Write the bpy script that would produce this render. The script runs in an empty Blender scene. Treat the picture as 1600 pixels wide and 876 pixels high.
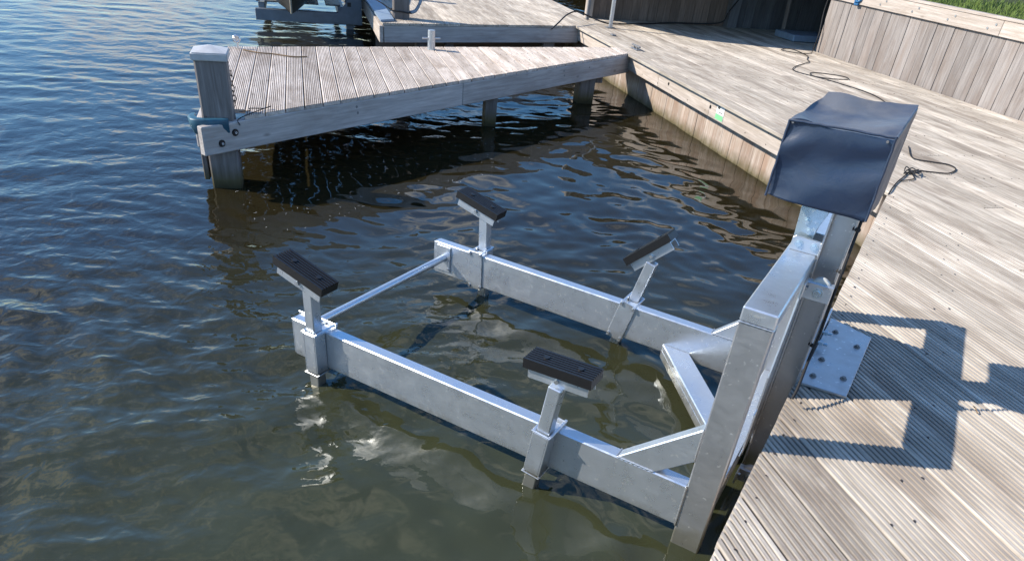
import bpy, bmesh, math, random
import numpy as np
from mathutils import Matrix, Vector
random.seed(7); rng = np.random.default_rng(11)
R = math.radians
S2 = math.sqrt(2.0)
# world axes: x runs along the lift arms towards the dock, y runs along the dock edge away from the viewer, water at z = 0
# planks, fence and rear quay run at 45 degrees: n = across them, w = along them
def NW(n, w, z=0.0): return Vector(((n - w) / S2, (n + w) / S2, z))
ZD = 0.541            # deck top
scene = bpy.context.scene
col = scene.collection

# ------------------------------------------------------------------ camera
cd = bpy.data.cameras.new("camera"); cam = bpy.data.objects.new("camera", cd); col.objects.link(cam)
right = Vector((0.855524, 0.510334, 0.087391)); down = Vector((0.357276, -0.459713, -0.813030)); fwd = Vector((-0.374742, 0.726790, -0.575626))
cm = Matrix((right, -down, -fwd)).transposed().to_4x4(); cm.translation = (0, 0, 2.024)
cam.matrix_world = cm
cd.sensor_width = 36.0; cd.lens = 1098.4 / 1600 * 36.0; cd.shift_y = (620 - 438) / 1600
cd.clip_start = 0.05; cd.clip_end = 6000
scene.camera = cam

# ------------------------------------------------------------------ sky, sun, exposure
SUN_AZ, SUN_EL = R(28.0), R(33.9)         # direction in which the light travels, and the sun's height
d = Vector((math.cos(SUN_AZ) * math.cos(SUN_EL), math.sin(SUN_AZ) * math.cos(SUN_EL), -math.sin(SUN_EL)))
wd = bpy.data.worlds.new("World"); scene.world = wd; wd.use_nodes = True
nt = wd.node_tree; nt.nodes.clear()
out = nt.nodes.new("ShaderNodeOutputWorld"); bg = nt.nodes.new("ShaderNodeBackground"); bg.inputs[1].default_value = 0.15
sky = nt.nodes.new("ShaderNodeTexSky"); sky.sky_type = 'NISHITA'; sky.sun_disc = False
sky.sun_elevation = SUN_EL; sky.sun_rotation = math.atan2(-d.x, -d.y)
sky.air_density = 1.0; sky.dust_density = 0.1; sky.ozone_density = 4.0
tc = nt.nodes.new("ShaderNodeTexCoord"); mp = nt.nodes.new("ShaderNodeMapping"); mp.inputs['Scale'].default_value = (1.6, 1.6, 4.2); mp.inputs['Location'].default_value = (3.7, 1.3, 0.4)
cn = nt.nodes.new("ShaderNodeTexNoise"); cn.inputs['Scale'].default_value = 1.7; cn.inputs['Detail'].default_value = 7; cn.inputs['Roughness'].default_value = 0.58
cr = nt.nodes.new("ShaderNodeMapRange"); cr.inputs[1].default_value = 0.54; cr.inputs[2].default_value = 0.66; cr.inputs[3].default_value = 0.0; cr.inputs[4].default_value = 0.9
cm_ = nt.nodes.new("ShaderNodeMixRGB"); cm_.inputs[2].default_value = (5.4, 5.55, 5.75, 1)
nt.links.new(tc.outputs['Generated'], mp.inputs[0]); nt.links.new(mp.outputs[0], cn.inputs['Vector']); nt.links.new(cn.outputs['Fac'], cr.inputs[0])
nt.links.new(cr.outputs[0], cm_.inputs[0]); hsv = nt.nodes.new('ShaderNodeHueSaturation'); hsv.inputs['Saturation'].default_value = 1.22; hsv.inputs['Value'].default_value = 1.0
nt.links.new(sky.outputs[0], hsv.inputs['Color']); nt.links.new(hsv.outputs[0], cm_.inputs[1]); nt.links.new(cm_.outputs[0], bg.inputs[0]); nt.links.new(bg.outputs[0], out.inputs[0])
sl = bpy.data.lights.new("sun", 'SUN'); sl.energy = 4.4; sl.angle = R(0.53); sl.color = (1.0, 0.91, 0.77)
so = bpy.data.objects.new("sun", sl); col.objects.link(so); so.rotation_euler = d.to_track_quat('-Z', 'Y').to_euler(); so.location = (-20, -10, 20)
scene.view_settings.view_transform = 'Standard'; scene.view_settings.look = 'None'; scene.view_settings.gamma = 1.0
scene.view_settings.exposure = 0.72; scene.view_settings.use_curve_mapping = False
scene.render.engine = 'CYCLES'; scene.cycles.max_bounces = 8; scene.cycles.caustics_reflective = False; scene.cycles.caustics_refractive = False
scene.cycles.use_denoising = True

# ------------------------------------------------------------------ materials
def newmat(name):
    m = bpy.data.materials.new(name); m.use_nodes = True; t = m.node_tree; t.nodes.clear()
    o = t.nodes.new("ShaderNodeOutputMaterial"); p = t.nodes.new("ShaderNodeBsdfPrincipled"); t.links.new(p.outputs[0], o.inputs[0])
    return m, t, p, o
def N_(t, kind, **kw):
    n = t.nodes.new(kind)
    for k, v in kw.items(): setattr(n, k, v)
    return n
def noise(t, vec, scale, detail=4, rough=0.55, dist=0.0):
    n = N_(t, "ShaderNodeTexNoise"); n.inputs['Scale'].default_value = scale; n.inputs['Detail'].default_value = detail
    n.inputs['Roughness'].default_value = rough; n.inputs['Distortion'].default_value = dist
    if vec is not None: t.links.new(vec, n.inputs['Vector'])
    return n.outputs['Fac']
def mapr(t, v, a, b, c=0.0, d_=1.0):
    n = N_(t, "ShaderNodeMapRange"); t.links.new(v, n.inputs[0])
    for i, x in enumerate((a, b, c, d_)): n.inputs[i + 1].default_value = x
    return n.outputs[0]
def mix(t, fac, a, b, mode='MIX'):
    n = N_(t, "ShaderNodeMixRGB", blend_type=mode)
    for i, x in enumerate((fac, a, b)):
        if hasattr(x, 'links'): t.links.new(x, n.inputs[i])
        elif i == 0: n.inputs[0].default_value = x
        else: n.inputs[i].default_value = (*x, 1)
    return n.outputs[0]
def math_(t, op, a, b=0.0):
    n = N_(t, "ShaderNodeMath", operation=op)
    for i, x in enumerate((a, b)):
        if hasattr(x, 'links'): t.links.new(x, n.inputs[i])
        else: n.inputs[i].default_value = x
    return n.outputs[0]
def objvec(t, scale, rnd=True):
    c = N_(t, "ShaderNodeTexCoord"); v = c.outputs['Object']
    info = N_(t, "ShaderNodeObjectInfo")
    if rnd:
        a = N_(t, "ShaderNodeVectorMath", operation='SCALE'); cx = N_(t, "ShaderNodeCombineXYZ")
        for i in range(3): t.links.new(info.outputs['Random'], cx.inputs[i])
        t.links.new(cx.outputs[0], a.inputs[0]); a.inputs['Scale'].default_value = 37.0
        b = N_(t, "ShaderNodeVectorMath", operation='ADD'); t.links.new(v, b.inputs[0]); t.links.new(a.outputs[0], b.inputs[1]); v = b.outputs[0]
    m = N_(t, "ShaderNodeMapping"); m.inputs['Scale'].default_value = scale; t.links.new(v, m.inputs[0])
    return m.outputs[0], info.outputs['Random'], c.outputs['Object']
def bump(t, p, h, strength, dist=0.01):
    b = N_(t, "ShaderNodeBump"); b.inputs['Strength'].default_value = strength; b.inputs['Distance'].default_value = dist
    t.links.new(h, b.inputs['Height']); t.links.new(b.outputs[0], p.inputs['Normal'])

def wood(name, light, dark, stain, stain_amt=0.5, rough=0.78, var=0.35, algae=None, patch=0.0):
    m, t, p, o = newmat(name)
    v, rnd, ov = objvec(t, (0.9, 16, 16)); v2, _, _ = objvec(t, (1.1, 3.4, 3.4)); v3, _, _ = objvec(t, (5.0, 90, 90))
    g = noise(t, v, 2.2, 6, 0.62, 0.5); f = noise(t, v3, 1.0, 3, 0.6); s = noise(t, v2, 1.3, 5, 0.6, 0.4)
    c = mix(t, mapr(t, g, 0.36, 0.64), dark, light)
    c = mix(t, mapr(t, f, 0.35, 0.75, 0.0, 0.45), c, tuple(x * 0.62 for x in dark))
    c = mix(t, mapr(t, s, 0.47, 0.68, 0.0, stain_amt), c, stain)
    hs = N_(t, "ShaderNodeHueSaturation"); t.links.new(c, hs.inputs['Color']); t.links.new(mapr(t, rnd, 0, 1, 1.0 - var, 1.0 + var * 0.55), hs.inputs['Value'])
    hs.inputs['Saturation'].default_value = 1.0; c = hs.outputs[0]
    vk = N_(t, "ShaderNodeTexVoronoi"); vm, _, _ = objvec(t, (2.2, 5.5, 5.5)); t.links.new(vm, vk.inputs['Vector']); vk.inputs['Scale'].default_value = 1.0
    c = mix(t, mapr(t, vk.outputs['Distance'], 0.10, 0.02, 0.0, 0.55), c, tuple(x * 0.45 for x in stain))
    if patch:
        gp = N_(t, "ShaderNodeNewGeometry"); mpp = N_(t, "ShaderNodeMapping"); mpp.inputs['Rotation'].default_value = (0, 0, R(-135)); mpp.inputs['Scale'].default_value = (0.55, 1.7, 1.0); t.links.new(gp.outputs['Position'], mpp.inputs[0])
        big = noise(t, mpp.outputs[0], 1.5, 5, 0.62, 0.6)
        c = mix(t, mapr(t, big, 0.46, 0.70, 0.0, patch), c, (0.21, 0.178, 0.145))
    if algae:
        gx = N_(t, "ShaderNodeNewGeometry"); sx = N_(t, "ShaderNodeSeparateXYZ"); t.links.new(gx.outputs['Position'], sx.inputs[0])
        zz = math_(t, 'ADD', sx.outputs[2], math_(t, 'MULTIPLY', noise(t, gx.outputs['Position'], 9.0, 4, 0.65), -algae[2]))
        c = mix(t, mapr(t, zz, algae[1], algae[0], 0.0, 0.9), c, (0.085, 0.072, 0.028))
        c = mix(t, mapr(t, zz, algae[0] + 0.01, algae[0] - 0.05, 0.0, 0.85), c, (0.028, 0.026, 0.013))
    t.links.new(c, p.inputs['Base Color']); p.inputs['Roughness'].default_value = rough
    p.inputs['Specular IOR Level'].default_value = 0.25
    h = math_(t, 'ADD', math_(t, 'MULTIPLY', g, 0.7), math_(t, 'MULTIPLY', f, 0.6)); bump(t, p, h, 0.5, 0.004)
    return m
MW_ = {}
MW_['deck'] = wood('bleached_deck_wood', (0.68, 0.615, 0.535), (0.42, 0.365, 0.305), (0.225, 0.18, 0.145), 0.74, 0.72, 0.26, patch=0.52)
MW_['jetty'] = wood('weathered_jetty_wood', (0.74, 0.66, 0.60), (0.50, 0.43, 0.375), (0.27, 0.20, 0.15), 0.6, 0.75, 0.16, patch=0.2)
MW_['beam'] = wood('grey_beam_wood', (0.58, 0.545, 0.525), (0.42, 0.39, 0.375), (0.24, 0.205, 0.18), 0.5, 0.8, 0.15)
MW_['post'] = wood('grey_post_wood', (0.25, 0.23, 0.225), (0.14, 0.125, 0.12), (0.08, 0.07, 0.065), 0.6, 0.8, 0.15, (0.03, 0.16, 0.07))
MW_['sheet'] = wood('water_stained_sheet_wood', (0.50, 0.43, 0.38), (0.32, 0.255, 0.21), (0.26, 0.155, 0.10), 0.62, 0.8, 0.2, (-0.05, 0.07, 0.12))
MW_['fascia'] = wood('pale_fascia_wood', (0.60, 0.53, 0.48), (0.42, 0.36, 0.31), (0.30, 0.24, 0.19), 0.5, 0.78, 0.12)
MW_['fence'] = wood('silver_grey_fence_wood', (0.35, 0.32, 0.305), (0.235, 0.21, 0.20), (0.175, 0.13, 0.105), 0.55, 0.8, 0.20)
MW_['dark'] = wood('brown_wall_wood', (0.30, 0.23, 0.19), (0.19, 0.145, 0.12), (0.12, 0.09, 0.07), 0.5, 0.8, 0.2)
MW_['slate'] = wood('blue_grey_wall_wood', (0.20, 0.205, 0.22), (0.13, 0.135, 0.15), (0.08, 0.08, 0.085), 0.5, 0.8, 0.2)

def alu(name, base=(0.66, 0.705, 0.76), rough=0.34, stain=0.38, spots=True):
    m, t, p, o = newmat(name); p.inputs['Metallic'].default_value = 0.80
    v, rnd, ov = objvec(t, (1, 1, 1)); vb, _, _ = objvec(t, (1.2, 12, 12))
    a = noise(t, v, 11.0, 7, 0.72, 0.5); b = noise(t, vb, 5.0, 3, 0.6); c = noise(t, v, 90.0, 2, 0.5)
    cc = mix(t, mapr(t, a, 0.40, 0.72, 0, stain), base, tuple(x * 0.70 for x in base))
    if spots:
        sp = mapr(t, noise(t, v, 42.0, 2, 0.5), 0.66, 0.71, 0, 0.6)
        cc = mix(t, sp, cc, (0.9, 0.9, 0.9))
    ga = N_(t, 'ShaderNodeNewGeometry'); sa = N_(t, 'ShaderNodeSeparateXYZ'); t.links.new(ga.outputs['Position'], sa.inputs[0])
    za = math_(t, 'ADD', sa.outputs[2], math_(t, 'MULTIPLY', noise(t, ga.outputs['Position'], 14.0, 4, 0.7), -0.10))
    cc = mix(t, mapr(t, za, 0.085, 0.02, 0, 0.75), cc, (0.34, 0.32, 0.25))
    t.links.new(cc, p.inputs['Base Color'])
    r = math_(t, 'ADD', mapr(t, a, 0.3, 0.75, rough - 0.13, rough + 0.13), mapr(t, b, 0.3, 0.7, -0.02, 0.03)); t.links.new(r, p.inputs['Roughness'])
    bump(t, p, math_(t, 'ADD', math_(t, 'MULTIPLY', a, 0.25), math_(t, 'MULTIPLY', c, 0.12)), 0.07, 0.002)
    return m
M_ALU = alu('milled_aluminium'); M_ALUD = alu('dull_aluminium', (0.50, 0.51, 0.53), 0.38, 0.4)
M_ZINC = alu('zinc_plate', (0.62, 0.72, 0.78), 0.28, 0.45); M_BOLT = alu('steel_bolt', (0.62, 0.64, 0.66), 0.25, 0.3, False)
def plain(name, colr, rough=0.6, metal=0.0, spec=0.4, nz=0.25, scale=18.0, bmp=0.25):
    m, t, p, o = newmat(name); v, rnd, ov = objvec(t, (1, 1, 1)); a = noise(t, v, scale, 5, 0.6)
    t.links.new(mix(t, mapr(t, a, 0.3, 0.75, 0, nz * 2), colr, tuple(x * 0.55 for x in colr)), p.inputs['Base Color'])
    p.inputs['Roughness'].default_value = rough; p.inputs['Metallic'].default_value = metal; p.inputs['Specular IOR Level'].default_value = spec
    bump(t, p, a, bmp, 0.003); return m
M_RUB = plain('black_rubber', (0.0115, 0.011, 0.012), 0.40, 0, 0.5, 0.3, 60)
M_ROPE = plain('black_rope', (0.02, 0.02, 0.022), 0.7, 0, 0.3, 0.3, 200)
M_HOSE = plain('dark_hose', (0.03, 0.03, 0.032), 0.5)
M_TEAL = plain('teal_plastic', (0.022, 0.10, 0.16), 0.45, 0, 0.5, 0.5, 14)
M_WHITE = plain('white_plastic', (0.72, 0.72, 0.72), 0.5, 0, 0.4, 0.12, 12)
M_CAP = plain('weathered_cap', (0.50, 0.50, 0.51), 0.5, 0, 0.4, 0.25, 20)
M_NYL = plain('roller_nylon', (0.70, 0.71, 0.68), 0.4, 0, 0.4, 0.15, 30)
M_GREEN = plain('mint_green_print', (0.20, 0.52, 0.26), 0.5, 0, 0.4, 0.05)
M_DKPR = plain('dark_print', (0.06, 0.07, 0.07), 0.5, 0, 0.4, 0.05)
M_GREYST = plain('grey_painted_steel', (0.22, 0.22, 0.225), 0.5, 0.2, 0.4, 0.3, 30)
M_GROOVE = plain('groove_dark', (0.115, 0.095, 0.078), 0.9, 0, 0.1, 0.4, 25)  # darker brown painted on the groove floors for stronger groove contrast
M_LIFT = plain('blue_grey_metal', (0.20, 0.235, 0.285), 0.45, 0.4, 0.4, 0.3, 8)
M_PALEBLUE = plain('pale_blue_paint', (0.24, 0.31, 0.40), 0.55, 0, 0.4, 0.3, 10)
M_BLUE = plain('blue_cord', (0.02, 0.12, 0.28), 0.6)
M_TARP = plain('grey_canvas', (0.28, 0.28, 0.27), 0.8, 0, 0.2, 0.2, 6)
M_NAIL = plain('rusty_screw', (0.075, 0.062, 0.058), 0.6, 0.4, 0.4, 0.3, 90)
M_TWIG = plain('dry_straw', (0.20, 0.13, 0.07), 0.8)
M_HULL = plain('olive_hull_paint', (0.055, 0.046, 0.030), 0.30, 0, 0.5, 0.3, 5)
M_HULL2 = plain('cream_hull_stripe', (0.45, 0.40, 0.32), 0.4, 0, 0.5, 0.2, 6)
M_FLECK = plain('pale_fleck', (0.62, 0.64, 0.64), 0.7, 0, 0.3, 0.3, 40)
M_GRASS = plain('lawn_grass', (0.13, 0.19, 0.045), 0.7, 0, 0.2, 0.45, 9)
M_SOIL = plain('lawn_soil', (0.06, 0.07, 0.025), 0.9, 0, 0.1, 0.4, 12)
M_BED = plain('lake_bed_mud', (0.05, 0.045, 0.025), 0.9, 0, 0.1, 0.3, 3)
# blue vinyl
M_VINYL, t, p, o = newmat('navy_vinyl'); v, rnd, ov = objvec(t, (1, 1, 1))
a = noise(t, v, 6.0, 5, 0.6, 0.6); t.links.new(mix(t, mapr(t, a, 0.42, 0.75, 0, 0.6), (0.014, 0.030, 0.068), (0.032, 0.046, 0.076)), p.inputs['Base Color'])
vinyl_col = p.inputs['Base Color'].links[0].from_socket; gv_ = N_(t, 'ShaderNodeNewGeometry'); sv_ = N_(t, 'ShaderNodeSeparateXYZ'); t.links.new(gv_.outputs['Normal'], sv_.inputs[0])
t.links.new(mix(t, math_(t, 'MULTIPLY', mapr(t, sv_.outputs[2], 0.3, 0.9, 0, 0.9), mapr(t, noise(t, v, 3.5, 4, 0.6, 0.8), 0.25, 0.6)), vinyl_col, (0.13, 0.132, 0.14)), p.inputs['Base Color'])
t.links.new(mapr(t, a, 0.35, 0.75, 0.38, 0.55), p.inputs['Roughness']); p.inputs['Specular IOR Level'].default_value = 0.6
bump(t, p, math_(t, 'ADD', noise(t, v, 9.0, 4, 0.5, 1.2), math_(t, 'MULTIPLY', noise(t, v, 260.0, 2), 0.08)), 0.30, 0.012)
# water
M_WATER = bpy.data.materials.new('lake_water'); M_WATER.use_nodes = True; t = M_WATER.node_tree; t.nodes.clear()
o = N_(t, "ShaderNodeOutputMaterial"); geo = N_(t, "ShaderNodeNewGeometry")
n1 = noise(t, geo.outputs['Position'], 7.5, 2, 0.45, 0.6); n2 = noise(t, geo.outputs['Position'], 26.0, 3, 0.5, 0.4)
mpw = N_(t, "ShaderNodeMapping"); mpw.inputs['Scale'].default_value = (1, 1, 1); t.links.new(geo.outputs['Position'], mpw.inputs[0])
att = N_(t, "ShaderNodeAttribute", attribute_name='chop')
hh = math_(t, 'MULTIPLY', math_(t, 'ADD', n1, math_(t, 'MULTIPLY', n2, 0.12)), att.outputs['Fac'])
bp = N_(t, "ShaderNodeBump"); bp.inputs['Strength'].default_value = 1.0; bp.inputs['Distance'].default_value = 0.012; t.links.new(hh, bp.inputs['Height'])
fr = N_(t, "ShaderNodeFresnel"); fr.inputs['IOR'].default_value = 1.5; t.links.new(bp.outputs[0], fr.inputs['Normal'])
gl = N_(t, "ShaderNodeBsdfGlossy"); gl.inputs['Roughness'].default_value = 0.004; t.links.new(bp.outputs[0], gl.inputs['Normal'])
df = N_(t, "ShaderNodeBsdfDiffuse"); big = noise(t, geo.outputs['Position'], 0.9, 3, 0.5)
# silty and shallow by the dock, clearer and deeper further out
dv_ = N_(t, "ShaderNodeVectorMath", operation='DISTANCE'); t.links.new(geo.outputs['Position'], dv_.inputs[0]); dv_.inputs[1].default_value = (-0.6, 1.2, 0)
silt = mapr(t, math_(t, 'ADD', dv_.outputs['Value'], math_(t, 'MULTIPLY', big, 1.6)), 1.9, 4.6)
t.links.new(mix(t, silt, (0.052, 0.058, 0.029), (0.025, 0.0205, 0.0095)), df.inputs['Color'])
tr = N_(t, "ShaderNodeBsdfTransparent"); tr.inputs[0].default_value = (0.62, 0.60, 0.34, 1)
m1 = N_(t, "ShaderNodeMixShader"); m1.inputs[0].default_value = 0.28; t.links.new(df.outputs[0], m1.inputs[1]); t.links.new(tr.outputs[0], m1.inputs[2])
m2 = N_(t, "ShaderNodeMixShader"); t.links.new(fr.outputs[0], m2.inputs[0]); t.links.new(m1.outputs[0], m2.inputs[1]); t.links.new(gl.outputs[0], m2.inputs[2])
t.links.new(m2.outputs[0], o.inputs[0])

# ------------------------------------------------------------------ builders
WM = {}
def place(o, mw, parent):
    WM[o.name] = mw
    if parent is not None:
        o.parent = parent; o.matrix_parent_inverse = WM[parent.name].inverted()
    o.matrix_basis = mw
def link(name, me, mat, parent=None, mw=None):
    o = bpy.data.objects.new(name, me); col.objects.link(o)
    if mat is not None and not me.materials: me.materials.append(mat)
    place(o, mw if mw is not None else Matrix.Identity(4), parent)
    return o
def tag(o, label, cat=None, group=None, kind=None):
    if label: o['label'] = label
    if cat: o['category'] = cat
    if group: o['group'] = group
    if kind: o['kind'] = kind
    return o
def thing(name, loc, label=None, cat=None, group=None, kind=None):
    o = bpy.data.objects.new(name, None); col.objects.link(o); o.empty_display_size = 0.1
    place(o, Matrix.Translation(Vector(loc)), None)
    return tag(o, label, cat, group, kind)
def smooth(me, ang=None):
    for p_ in me.polygons: p_.use_smooth = True
    if ang is not None:
        try: me.set_sharp_from_angle(angle=R(ang))
        except Exception: pass
def mesh(verts, faces, name='m'):
    me = bpy.data.meshes.new(name); me.from_pydata([tuple(v) for v in verts], [], faces); me.update(); return me
def bm_mesh(bm, sm=None):
    me = bpy.data.meshes.new('m'); bmesh.ops.recalc_face_normals(bm, faces=bm.faces); bm.to_mesh(me); bm.free()
    if sm: smooth(me, sm)
    return me
_bc = {}
def box_me(sx, sy, sz, bev=0.003, key=''):
    k = (round(sx, 4), round(sy, 4), round(sz, 4), bev, key)
    if k in _bc: return _bc[k]
    bm = bmesh.new(); bmesh.ops.create_cube(bm, size=1.0)
    for v in bm.verts: v.co = Vector((v.co.x * sx, v.co.y * sy, v.co.z * sz))
    if bev: bmesh.ops.bevel(bm, geom=bm.edges[:], offset=bev, segments=1, affect='EDGES')
    _bc[k] = bm_mesh(bm); return _bc[k]
def box(name, lo, hi, mat, parent=None, bev=0.003):
    lo, hi = Vector(lo), Vector(hi); s = hi - lo
    return link(name, box_me(s.x, s.y, s.z, bev, mat.name), mat, parent, Matrix.Translation((lo + hi) / 2))
def beam(name, a, b, wd_, ht, mat, parent=None, bev=0.004, roll=0.0):
    """box whose local x runs from a to b"""
    a, b = Vector(a), Vector(b); dv = b - a; L = dv.length; x = dv.normalized()
    up = Vector((0, 0, 1)) if abs(x.z) < 0.95 else Vector((1, 0, 0)) if roll == 0 else Vector((math.cos(roll), math.sin(roll), 0))
    y = up.cross(x).normalized(); z = x.cross(y)
    mw = Matrix((x, y, z)).transposed().to_4x4(); mw.translation = (a + b) / 2
    return link(name, box_me(L, wd_, ht, bev, mat.name), mat, parent, mw)
def prism(name, poly, axis, lo, hi, mat, parent=None, bev=0.0):
    """2D polygon extruded; axis 'y': poly=(x,z); axis 'z': poly=(x,y); axis 'x': poly=(y,z)"""
    bm = bmesh.new(); f = {'y': lambda p_, h: (p_[0], h, p_[1]), 'z': lambda p_, h: (p_[0], p_[1], h), 'x': lambda p_, h: (h, p_[0], p_[1])}[axis]
    a = [bm.verts.new(f(p_, lo)) for p_ in poly]; b = [bm.verts.new(f(p_, hi)) for p_ in poly]; n = len(poly)
    bm.faces.new(a); bm.faces.new(b)
    for i in range(n): bm.faces.new((a[i], a[(i + 1) % n], b[(i + 1) % n], b[i]))
    if bev:
        bmesh.ops.recalc_face_normals(bm, faces=bm.faces); bmesh.ops.bevel(bm, geom=bm.edges[:], offset=bev, segments=1, affect='EDGES')
    return link(name, bm_mesh(bm), mat, parent)
def cyl_me(r, L, seg=20, bev=0.0, key=''):
    k = ('c', r, L, seg, bev, key)
    if k in _bc: return _bc[k]
    bm = bmesh.new(); bmesh.ops.create_cone(bm, cap_ends=True, segments=seg, radius1=r, radius2=r, depth=L)
    if bev: bmesh.ops.bevel(bm, geom=[e for e in bm.edges if abs(e.verts[0].co.z - e.verts[1].co.z) < 1e-6], offset=bev, segments=2, affect='EDGES')
    _bc[k] = bm_mesh(bm, 35); return _bc[k]
def cyl(name, a, b, r, mat, parent=None, seg=20, bev=0.0):
    a, b = Vector(a), Vector(b); dv = b - a
    mw = dv.to_track_quat('Z', 'Y').to_matrix().to_4x4(); mw.translation = (a + b) / 2
    return link(name, cyl_me(r, round(dv.length, 4), seg, bev, mat.name), mat, parent, mw)
def bolt(a, n, r, h, parent, mat=None):
    a, n = Vector(a), Vector(n).normalized()
    return cyl('bolt', a - n * 0.004, a + n * h, r, mat or M_BOLT, parent, 6 if r > 0.006 else 8)
def catmull(pts, m=8):
    P = [Vector(p_) for p_ in pts]; P = [P[0] * 2 - P[1]] + P + [P[-1] * 2 - P[-2]]; o_ = []
    for i in range(1, len(P) - 2):
        for k in range(m):
            u = k / m; a, b, c, d_ = P[i - 1], P[i], P[i + 1], P[i + 2]
            o_.append(0.5 * (2 * b + (c - a) * u + (2 * a - 5 * b + 4 * c - d_) * u * u + (3 * b - a - 3 * c + d_) * u ** 3))
    return o_ + [P[-2]]
def tube(name, pts, r, mat, parent=None, seg=8, m=8, straight=False):
    P = [Vector(p_) for p_ in pts] if straight else catmull(pts, m); V, F = [], []
    for i, p_ in enumerate(P):
        tn = (P[min(i + 1, len(P) - 1)] - P[max(i - 1, 0)]).normalized(); up = Vector((0, 0, 1)) if abs(tn.z) < 0.9 else Vector((1, 0, 0))
        a = tn.cross(up).normalized(); b = tn.cross(a)
        for k in range(seg): an = 2 * math.pi * k / seg; V.append(p_ + (a * math.cos(an) + b * math.sin(an)) * r)
    for i in range(len(P) - 1):
        for k in range(seg): k2 = (k + 1) % seg; F.append((i * seg + k, i * seg + k2, (i + 1) * seg + k2, (i + 1) * seg + k))
    F.append(tuple(range(seg))); F.append(tuple(range((len(P) - 1) * seg, len(P) * seg)))
    me = mesh(V, F); smooth(me, 50); return link(name, me, mat, parent)
# local frame with x along the planks (w) and y across them (-n)
ROT_W = Matrix.Rotation(R(135), 4, 'Z')
def frame_w(n, w, z): m_ = ROT_W.copy(); m_.translation = NW(n, w, z); return m_
def wbox(name, n0, n1, w0, w1, z0, z1, mat, parent=None, bev=0.004, along='w'):
    """box aligned with the planks; local x is the grain direction"""
    c = NW((n0 + n1) / 2, (w0 + w1) / 2, (z0 + z1) / 2); sn, sw, sz = n1 - n0, w1 - w0, z1 - z0
    if along == 'w': rot, dims = ROT_W.copy(), (sw, sn, sz)
    elif along == 'n': rot, dims = Matrix.Rotation(R(45), 4, 'Z'), (sn, sw, sz)
    else: rot, dims = ROT_W @ Matrix.Rotation(R(-90), 4, 'Y'), (sz, sn, sw)
    rot.translation = c
    return link(name, box_me(*dims, bev, mat.name), mat, parent, rot)
def plank(name, n0, n1, wa, wb, ztop, th, grooves, mat, parent, gd=0.010, warp=0.0):
    """grooved board; wa(n), wb(n) give the two ends"""
    wdt = n1 - n0; nc = (n0 + n1) / 2; prof = []; step = wdt / grooves
    for g in range(grooves):
        y0 = -wdt / 2 + g * step
        if g == 0: prof.append((y0, -0.004)); prof.append((y0 + 0.004, 0))
        else: prof.append((y0 + step * 0.20, 0))
        if g < grooves - 1: prof += [(y0 + step * 0.77, 0), (y0 + step * 0.86, -gd), (y0 + step * 1.11, -gd)]
        else: prof += [(y0 + step - 0.004, 0), (y0 + step, -0.004)]
    prof += [(wdt / 2, -th), (-wdt / 2, -th)]
    wm = (wa(nc) + wb(nc)) / 2; V = []; k = len(prof)
    for fn in (wa, wb):
        for (y, z) in prof: V.append((fn(nc - y) - wm, y, z))
    F = [(i, (i + 1) % k, k + (i + 1) % k, k + i) for i in range(k)] + [tuple(range(k)), tuple(range(2 * k - 1, k - 1, -1))]
    me = mesh(V, F); bm = bmesh.new(); bm.from_mesh(me); bmesh.ops.recalc_face_normals(bm, faces=bm.faces); bm.to_mesh(me); bm.free()
    me.materials.append(mat); me.materials.append(M_GROOVE)
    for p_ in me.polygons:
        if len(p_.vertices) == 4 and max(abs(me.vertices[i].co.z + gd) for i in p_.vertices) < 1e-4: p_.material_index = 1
    m_ = frame_w(nc, wm, ztop + random.uniform(-0.0015, 0.0015)) @ Matrix.Rotation(random.uniform(-0.004, 0.004), 4, 'X')
    return link(name, me, mat, parent, m_)

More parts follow.
